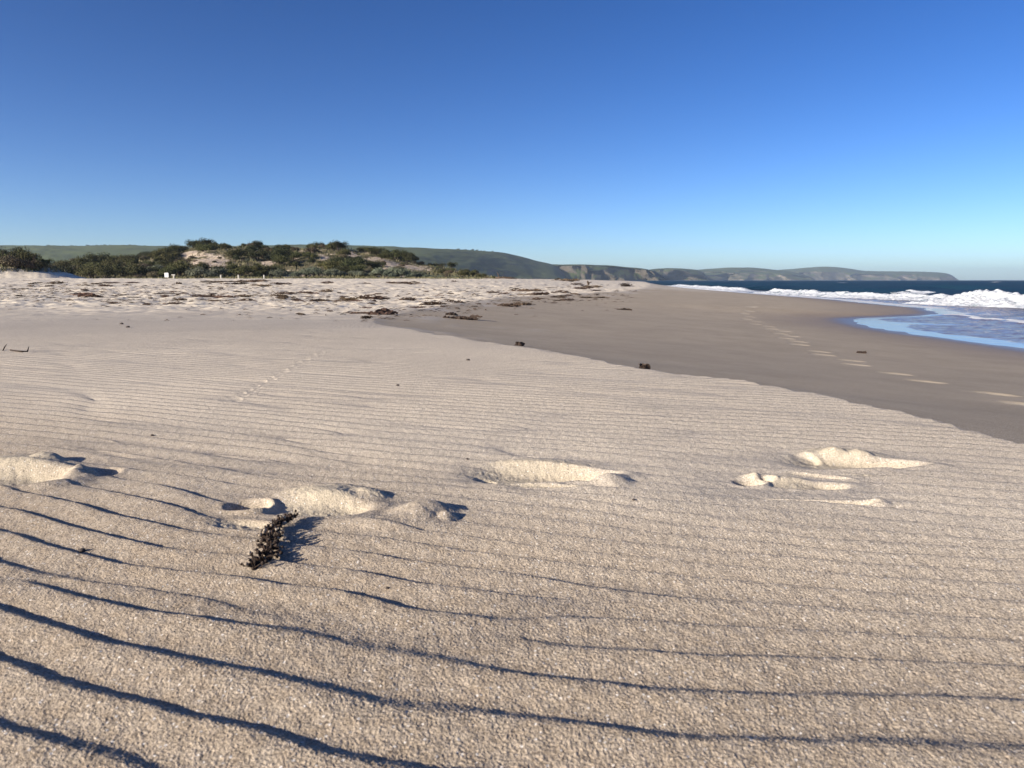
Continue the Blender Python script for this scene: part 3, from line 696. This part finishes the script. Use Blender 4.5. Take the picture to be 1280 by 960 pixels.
hill('headland', 'hazy green headland before the farthest point', [(840, 345), (856, 338.5), (871, 337.3), (890, 336), (912, 334.8), (930, 334.8), (945, 335.5), (960, 337), (975, 338.6), (992, 341), (1006, 345), (1018, 351)],
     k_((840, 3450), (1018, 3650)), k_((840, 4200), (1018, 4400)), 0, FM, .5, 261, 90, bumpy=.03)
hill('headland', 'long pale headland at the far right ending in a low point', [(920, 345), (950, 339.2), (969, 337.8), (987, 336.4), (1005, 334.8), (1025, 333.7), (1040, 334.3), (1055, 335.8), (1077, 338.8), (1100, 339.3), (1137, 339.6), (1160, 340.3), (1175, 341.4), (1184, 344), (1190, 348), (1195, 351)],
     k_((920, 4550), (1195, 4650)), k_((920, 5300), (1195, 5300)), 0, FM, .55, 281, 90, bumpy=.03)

# ------------------------------------------------------------------ trees along the green hill's ridge
def ridge_trees():
    me = shrub_mesh('crown', 91, 4., 6., 500, .5); me.materials.append(LM['dark'])
    mb = MB(); mb.tube([(0, 0, -2), (.1, 0, 1.5), (0, .1, 3.2)], [.4, .3, .15], 6); tm = mb.mesh('trunk'); tm.materials.append(M['bark'])
    q = np.random.default_rng(5); hillr = curve([(55, 309), (100, 309.5), (150, 308.8), (240, 310), (400, 308), (490, 310.2), (520, 311.5), (560, 313), (600, 314.5), (625, 316.5)])
    us = sorted([70, 76, 83, 88, 92, 98, 104, 118, 124, 129, 134, 139, 146, 152, 170, 176, 188, 205] + [574, 580, 583, 590, 592, 597, 602, 606, 616])
    for i, u in enumerate(us):
        y = 1505. if u < 500 else 1660.; s = q.uniform(.5, .95)
        x = (u - 640) / F * y; z = (350.06 - float(hillr(u))) / F * y + CAMH - 1.5
        e = bpy.data.objects.new('tree', None); C.objects.link(e); e.location = (x, y, z); e.scale = (s * 1.3, s * 1.3, s); e.rotation_euler.z = q.uniform(0, 6)
        for nme, m in (('crown', me), ('trunk', tm)):
            o = bpy.data.objects.new(nme, m); C.objects.link(o); o.parent = e
        tag(e, f'tiny dark tree on the skyline of the green hill, {nth(i + 1)} from the left', 'tree', 'trees along the hill skyline')
ridge_trees()

# ------------------------------------------------------------------ fence posts and sign before the dune
def at(px, py, y):
    d = ray(px, py); return d[0] / d[1] * y, CAMH + d[2] / d[1] * y
def surf_z(x, y): return max(ground_z(x, y), float(dune_z(np.array([x]), np.array([y]))[0]) if y > 108 else -9)
def posts():
    lab = ['pale post with a short crosspiece just right of the white board', 'thin pale fence post left of the tallest one before the silver bush', 'tallest pale fence post beside the silver saltbush',
           'short pale fence post farthest right in the row']
    for i, (px, top, y) in enumerate([(217, 342.8, 106), (276, 345.5, 106.5), (298, 345, 106.5), (330, 346.8, 107)]):
        x, zt = at(px, top, y); z = surf_z(x, y)
        e = bpy.data.objects.new('fence_post', None); C.objects.link(e); e.location = (x, y, z); tag(e, lab[i], 'post', 'fence posts before the dune')
        h = max(zt - z, .6); w = .085
        mb = MB(); mb.box((-w, -w, -.4), (w, w, h), 0, .02); mb.build('shaft', M['post'], e)
        if i == 0:
            mb = MB(); mb.box((-.26, -.115, h - .16), (.26, -w - .003, h - .02), 0, .01); mb.build('crosspiece', M['post'], e)
    x, zt = at(208, 341.0, 105); z = surf_z(x, 105.)
    e = bpy.data.objects.new('sign', None); C.objects.link(e); e.location = (x, 105, z); tag(e, 'small white notice board standing before the dune scrub', 'sign')
    h = zt - z
    mb = MB(); mb.box((-.27, -.03, h - .62), (.27, .01, h), 0, .01); mb.build('board', M['sign'], e)
    mb = MB(); mb.box((-.03, .013, -.4), (.03, .073, h - .05), 0, .005); mb.build('pole', M['twig'], e)
posts()

# ------------------------------------------------------------------ wrack
def wrack_mesh(seed, length, height, n):
    mb = MB(); q = random.Random(seed)
    for k in range(n):
        a = q.gauss(0, .5) + (math.pi if q.random() < .5 else 0); l = length * q.uniform(.25, .6)
        x, y = q.gauss(0, length * .22), q.gauss(0, length * .09); z = abs(q.gauss(0, height * .4))
        pts = []
        for s in range(6):
            f = s / 5 - .5
            pts.append((x + math.cos(a) * l * f, y + math.sin(a) * l * f + q.gauss(0, .02 * length), max(.0, z + height * q.uniform(-.3, .5) * (1 - abs(f)))))
        if q.random() < .6: mb.ribbon(pts, [q.uniform(.012, .035) * (1 - abs(i / 5 - .5)) + .004 for i in range(6)], (q.uniform(-.4, .4), q.uniform(-.4, .4), 1), .006)
        else: mb.tube(pts, [.006, .011, .012, .011, .008, .004], 5)
    for k in range(3): mb.blob((q.gauss(0, length * .15), q.gauss(0, length * .05), .01), (length * .10, length * .06, height * .4), seed + k, rough=.4)
    return mb.mesh('seaweed')
WR = []
for k in range(9):
    me = wrack_mesh(300 + k, [.35, .6, .9, .5, .8, 1.2, .4, .7, .3][k], [.06, .10, .13, .05, .16, .14, .05, .09, .08][k], [10, 16, 24, 12, 26, 30, 9, 16, 12][k]); me.materials.append(M['wrack']); WR.append(me)
def wrack():
    q = np.random.default_rng(31); n = 0
    big = []
    for _ in range(4000):
        px = q.uniform(-20, 760); py = q.choice([q.uniform(352, 400), q.uniform(354, 378)])
        # densest in a band that slants down to the right
        c = 358 + .055 * max(px - 120, 0) + (px > 480) * -(px - 480) * .12; w = 13 if px > 100 else 9
        if q.random() > math.exp(-((py - c - 4) / w) ** 2) * (1 if 100 < px < 560 else .45): continue
        z = .3
        for _k in range(10):
            X, Y = P(px, py, z)
            if Y < 0 or Y > 200: break
            z = ground_z(X, Y)
        if 9 < Y < 100: z = float(beach(np.array([X]), np.array([Y]))[0][0])
        if Y < 9 or Y > 100: continue
        big.append((X, Y, z))
        if len(big) >= 200: break
    for X, Y, z in big:
        o = bpy.data.objects.new('dried_seaweed', WR[int(q.integers(9))]); C.objects.link(o)
        o.location = (X, Y, z + .01); o.rotation_euler = (0, 0, q.normal() * .35 + (math.pi if q.random() < .5 else 0)); s = q.uniform(.35, 1.0) ** 1.5 * Y / 27
        o.scale = (s * q.uniform(.8, 1.35), s, s * q.uniform(.5, .9))
        tag(o, 'scrap of dried brown seaweed strewn on the trampled pale sand', 'seaweed', 'dried seaweed strewn over the trampled sand')
wrack()
def litter():
    q = np.random.default_rng(77); n = 5200
    px = q.uniform(-30, 800, n); py = np.where(q.random(n) < .5, q.uniform(352, 402, n), q.uniform(353, 380, n))
    c = 360 + .05 * np.maximum(px - 120, 0) - (px > 480) * (px - 480) * .11
    keep = q.random(n) < np.exp(-((py - c - 4) / 15) ** 2) * np.where(px > 600, .4, 1); px, py = px[keep], py[keep]
    z = np.full(len(px), .2)
    for _ in range(8):
        t = np.array([(zz - CAMH) / ray(a, b)[2] for a, b, zz in zip(px, py, z)]); X = np.array([ray(a, b)[0] for a, b in zip(px, py)]) * t; Y = np.array([ray(a, b)[1] for a, b in zip(px, py)]) * t
        z = .5 * z + .5 * base_height(X, np.clip(Y, 1, 150))[0]
    ok = (Y > 9) & (Y < 95); X, Y = X[ok], Y[ok]; Z = beach(X, Y)[0]
    mb = MB()
    for x, y, zz in zip(X, Y, Z):
        l = q.uniform(.02, .09) * (y / 22) ** .8; a = q.normal() * .5; w = l * q.uniform(.12, .3); h = w * .7 + .006
        cx, sy_ = math.cos(a) * l, math.sin(a) * l
        mb.tube([(x - cx, y - sy_, zz + h * .3), (x, y + q.normal() * l * .2, zz + h), (x + cx, y + sy_, zz + h * .2)], [w * .4, w * .6, w * .2], 4)
    tag(mb.build('seaweed_litter', M['wrack']), 'fine dark flecks of weed scattered through the churned pale sand', kind='stuff')
litter()
def place(px, py, y_hint=10, zoff=0.):
    d = ray(px, py); ts = .5 * 1.004 ** np.arange(1650); X, Y, Z = d[0] * ts, d[1] * ts, CAMH + d[2] * ts
    g = Z - base_height(X, Y)[0]; k = np.nonzero(g < .015)[0]; k = k[0] if len(k) else int(np.argmin(g[Y < 160]))
    return X[k], Y[k], float(beach(X[k:k+1], Y[k:k+1])[0][0]) + zoff
def kelp(px, py, length, height, n, label, seed, rot=0., cat='seaweed', name='seaweed_clump', mat='weed'):
    X, Y, z = place(px, py)
    me = wrack_mesh(seed, length, height, n)
    o = link(name, me, M[mat]); o.location = (X, Y, z - .005); o.rotation_euler.z = rot; tag(o, label, cat); return o
kelp(803, 457, .075, .026, 16, 'black clump of seaweed on the edge between pale and damp sand', 401)
kelp(650, 428, .10, .026, 12, 'small dark seaweed clump where the pale sand meets the damp sand, beyond the black clump', 402)
kelp(578, 398, .5, .05, 26, 'long dark strand of kelp lying on damp sand beside the lumpy pale sand', 403, -.2)
kelp(563, 393, .24, .05, 14, 'short dark kelp piece just beyond the left end of the long kelp strand', 404, .1)
kelp(1077, 440, .13, .04, 10, 'small dark seaweed scrap on damp sand right of the pale footprint trail', 405)
kelp(570, 378, .6, .13, 26, 'bushy dark seaweed heap at the edge of the lumpy pale sand', 406)
kelp(782, 358, 1.4, .35, 40, 'dark heap of washed up weed on the far bright strip of sand', 407, .3)
kelp(720, 356, 1.3, .2, 18, 'low brown weed line lying on the far bright strip of sand', 408, -.2)
kelp(780, 387, .5, .05, 12, 'flat dark weed patch in the middle of the damp sand', 409)
kelp(478, 392, .42, .09, 34, 'bushy brown seaweed mound among the pale sand lumps', 410, .2, mat='wrack')
def stump(px, py, h, r, label):
    X, Y, z = place(px, py)
    mb = MB(); mb.tube([(0, 0, -.2), (.04, 0, h * .4), (-.05, .02, h * .8), (0, 0, h)], [r * 1.2, r, r * .8, r * .5], 8); mb.tube([(0, 0, h * .5), (.25, 0, h * .7), (.4, .05, h * .75)], [r * .5, r * .35, r * .15], 6)
    o = mb.build('driftwood_stump', M['drift'], None, True); o.location = (X, Y, z); tag(o, label, 'driftwood')
stump(735, 356.5, .42, .10, 'dark upright driftwood stump on the far bright sand against the cliffs')
def log(px, py, l, r, label):
    X, Y = (px - 640) / F * 104., 104.; z = surf_z(X, Y)
    mb = MB(); mb.tube([(-l/2, 0, r * .8), (-l/4, .05, r * 1.2), (l/6, 0, r), (l/2, .1, r * .5)], [r * .8, r, r * .9, r * .4], 8)
    mb.tube([(-l/3, 0, r), (-l/3 - .1, .1, r * 4), (-l/3 - .3, .1, r * 6)], [r * .6, r * .4, r * .15], 6)
    mb.tube([(-l/5, 0, r), (-l/5 + .3, -.1, r * 3)], [r * .4, r * .12], 6)
    o = mb.build('driftwood_log', M['drift'], None, True); o.location = (X, Y, z); tag(o, label, 'driftwood')
log(633, 352.5, 3.0, .16, 'dark driftwood log with a broken branch at the right end of the dune')
# two short twigs at the left edge
def twig(pts, label, r=.004):
    w = []
    for px, py, dz in pts:
        X, Y, z = place(px, py); w.append((X, Y, z + dz))
    o = np.array(w[0]); mb = MB(); mb.tube([tuple(np.array(p) - o) for p in w], [r] * (len(w) - 1) + [r * .4], 6)
    t = mb.build('twig', M['weed'], None, True); t.location = tuple(o); tag(t, label, 'twig')
twig([(3, 437, 0), (6, 436, .02), (9, 436, .045)], 'short dark twig standing at the left edge of the rippled sand', .004)
twig([(13, 436.5, .002), (18, 438, .006), (27, 439, .006), (34, 438.5, .008), (36.5, 438, .035)], 'bent dark twig lying flat on rippled sand with one end turned up', .006)
def bit(px, py, s, label, seed, mat='pebble'):
    X, Y, z = place(px, py); mb = MB(); mb.blob((0, 0, s * .3), (s, s * .8, s * .6), seed, 0, 10, 7, .18)
    o = mb.build('pebble' if mat == 'pebble' else 'shell', M[mat], None, True); o.location = (X, Y, z); tag(o, label, 'pebble')
bit(102, 681, .0065, 'small dark pebble on the near ripples left of the seaweed sprig', 1)
bit(160, 408, .022, 'dark pebble on the smooth sand before the wrack, left of the bird track', 2)
bit(152, 404, .02, 'dark pebble farther back than its neighbour on the smooth sand before the wrack', 3)
bit(792, 622, .004, 'tiny dark pebble to the right of the long hollow footprint', 4)
bit(497, 481, .008, 'tiny dark pebble on the mid sand beyond the heaped footprint', 5)
bit(585, 449, .012, 'dark pebble on the pale sand left of two faint scratches', 6)
bit(190, 541, .006, 'tiny dark pebble on the ripples beyond the far left footprint', 7)
bit(584, 572, .004, 'tiny dark pebble just beyond the left end of the long hollow footprint', 8)
bit(484, 729, .0035, 'tiny dark pebble right of the seaweed sprig on the near ripples', 9)

# the beaded seaweed sprig in the foreground
def sprig():
    a = (*P(316, 716), .0); b = (*P(361, 653), .004)
    A, B = Vector(a), Vector(b); e = bpy.data.objects.new('seaweed_sprig', None); C.objects.link(e); e.location = A
    tag(e, 'dark beaded seaweed sprig lying on ripples beside the heaped footprint, with sand on its tips', 'seaweed')
    q = random.Random(8); d = B - A; side = Vector((d.y, -d.x, 0)).normalized()
    stem = [d * f + side * (.012 * math.sin(f * 7)) + Vector((0, 0, .007 + .007 * math.sin(f * 3.1))) for f in [k / 12 for k in range(13)]]
    mb = MB(); mb.tube(stem, [.003] * 11 + [.002, .001], 7); fr = MB(); bd = MB()
    for k in range(340):
        f = q.random() ** .9; i = min(int(f * 12), 11); p = stem[i].lerp(stem[i + 1], f * 12 - i)
        fat = 1.0 if f < .55 else .72
        an = q.uniform(0, 2 * math.pi); v = (side * math.cos(an) + Vector((0, 0, 1)) * abs(math.sin(an)) * .38 + d.normalized() * q.uniform(-.4, .7)).normalized()
        l = q.uniform(.007, .025) * fat
        pts = [p, p + v * l * .5 + Vector((q.gauss(0, .002), q.gauss(0, .002), q.gauss(0, .002))), p + v * l]
        pts = [Vector((c.x, c.y, max(c.z, .001))) for c in pts]
        if q.random() < .65: fr.ribbon(pts, [.0010, .0026, .0006], (q.gauss(0, 1), q.gauss(0, 1), q.gauss(0, 1)), .0006)
        else: mb.tube(pts, [.0011, .0009, .0006], 4)
        c = pts[-1]; r = q.uniform(.0016, .0036)
        if q.random() < .75: bd.blob(c, (r, r * q.uniform(.7, 1.3), r * q.uniform(.7, 1.2)), k, 1 if q.random() < .22 else 0, 7, 5, .25)
    mb.build('stem', M['weed'], e, True); fr.build('frond', M['weed'], e); bd.build('bladder', [M['weed'], M['weed_pale']], e, True)
sprig()

# ------------------------------------------------------------------ haze
def haze():
    mb = MB(); mb.box((-7600, -7600, -8), (7600, 7600, 115), 0, 0)
    me = mb.mesh('haze'); m = bpy.data.materials.new('haze'); m.use_nodes = True; t = m.node_tree; t.nodes.clear()
    out = t.nodes.new('ShaderNodeOutputMaterial'); v = t.nodes.new('ShaderNodeVolumePrincipled')
    v.inputs['Color'].default_value = (.66, .81, .98, 1); v.inputs['Density'].default_value = 1.0e-4; v.inputs['Anisotropy'].default_value = .2
    t.links.new(v.outputs[0], out.inputs['Volume'])
    tag(link('haze', me, m), 'thin sea haze over the whole bay', kind='stuff')
haze()

# ------------------------------------------------------------------ light, sky, camera
w = bpy.data.worlds.new('World'); sc.world = w; w.use_nodes = True; nt = w.node_tree
bg = nt.nodes['Background']; sky = nt.nodes.new('ShaderNodeTexSky'); sky.sky_type = 'NISHITA'; sky.sun_disc = False
sky.sun_elevation = SUN_EL; sky.sun_rotation = math.atan2(-sx, -sy); sky.altitude = 0; sky.air_density = .6; sky.dust_density = .6; sky.ozone_density = 2
gm = nt.nodes.new('ShaderNodeGamma'); gm.inputs[1].default_value = 1.28; hs = nt.nodes.new('ShaderNodeHueSaturation'); hs.inputs['Saturation'].default_value = 1.17; hs.inputs['Hue'].default_value = .509
nt.links.new(sky.outputs[0], gm.inputs[0]); nt.links.new(gm.outputs[0], hs.inputs['Color']); nt.links.new(hs.outputs[0], bg.inputs[0]); bg.inputs[1].default_value = .059
L = bpy.data.lights.new('sun', 'SUN'); L.energy = 5.0; L.angle = R(.55); L.color = (1, .90, .76)
so = bpy.data.objects.new('sun', L); C.objects.link(so)
dv = Vector((sx * math.cos(SUN_EL), sy * math.cos(SUN_EL), -math.sin(SUN_EL))); so.rotation_euler = dv.to_track_quat('-Z', 'Y').to_euler()
cam = bpy.data.cameras.new('camera'); co = bpy.data.objects.new('camera', cam); C.objects.link(co)
cam.sensor_width = 36; cam.lens = F / 1280 * 36; cam.clip_start = .02; cam.clip_end = 30000
co.location = (0, 0, CAMH); co.rotation_euler = (R(90) - PITCH, 0, 0); sc.camera = co
cam.dof.use_dof = True; cam.dof.focus_distance = 4.0; cam.dof.aperture_fstop = 11.5
sc.view_settings.view_transform = 'Standard'; sc.view_settings.look = 'None'; sc.view_settings.exposure = .79; sc.view_settings.gamma = 1; sc.view_settings.use_curve_mapping = False
sc.cycles.use_denoising = True; sc.cycles.max_bounces = 6; sc.cycles.diffuse_bounces = 3; sc.cycles.glossy_bounces = 3; sc.cycles.volume_bounces = 1
sc.cycles.sample_clamp_indirect = 4
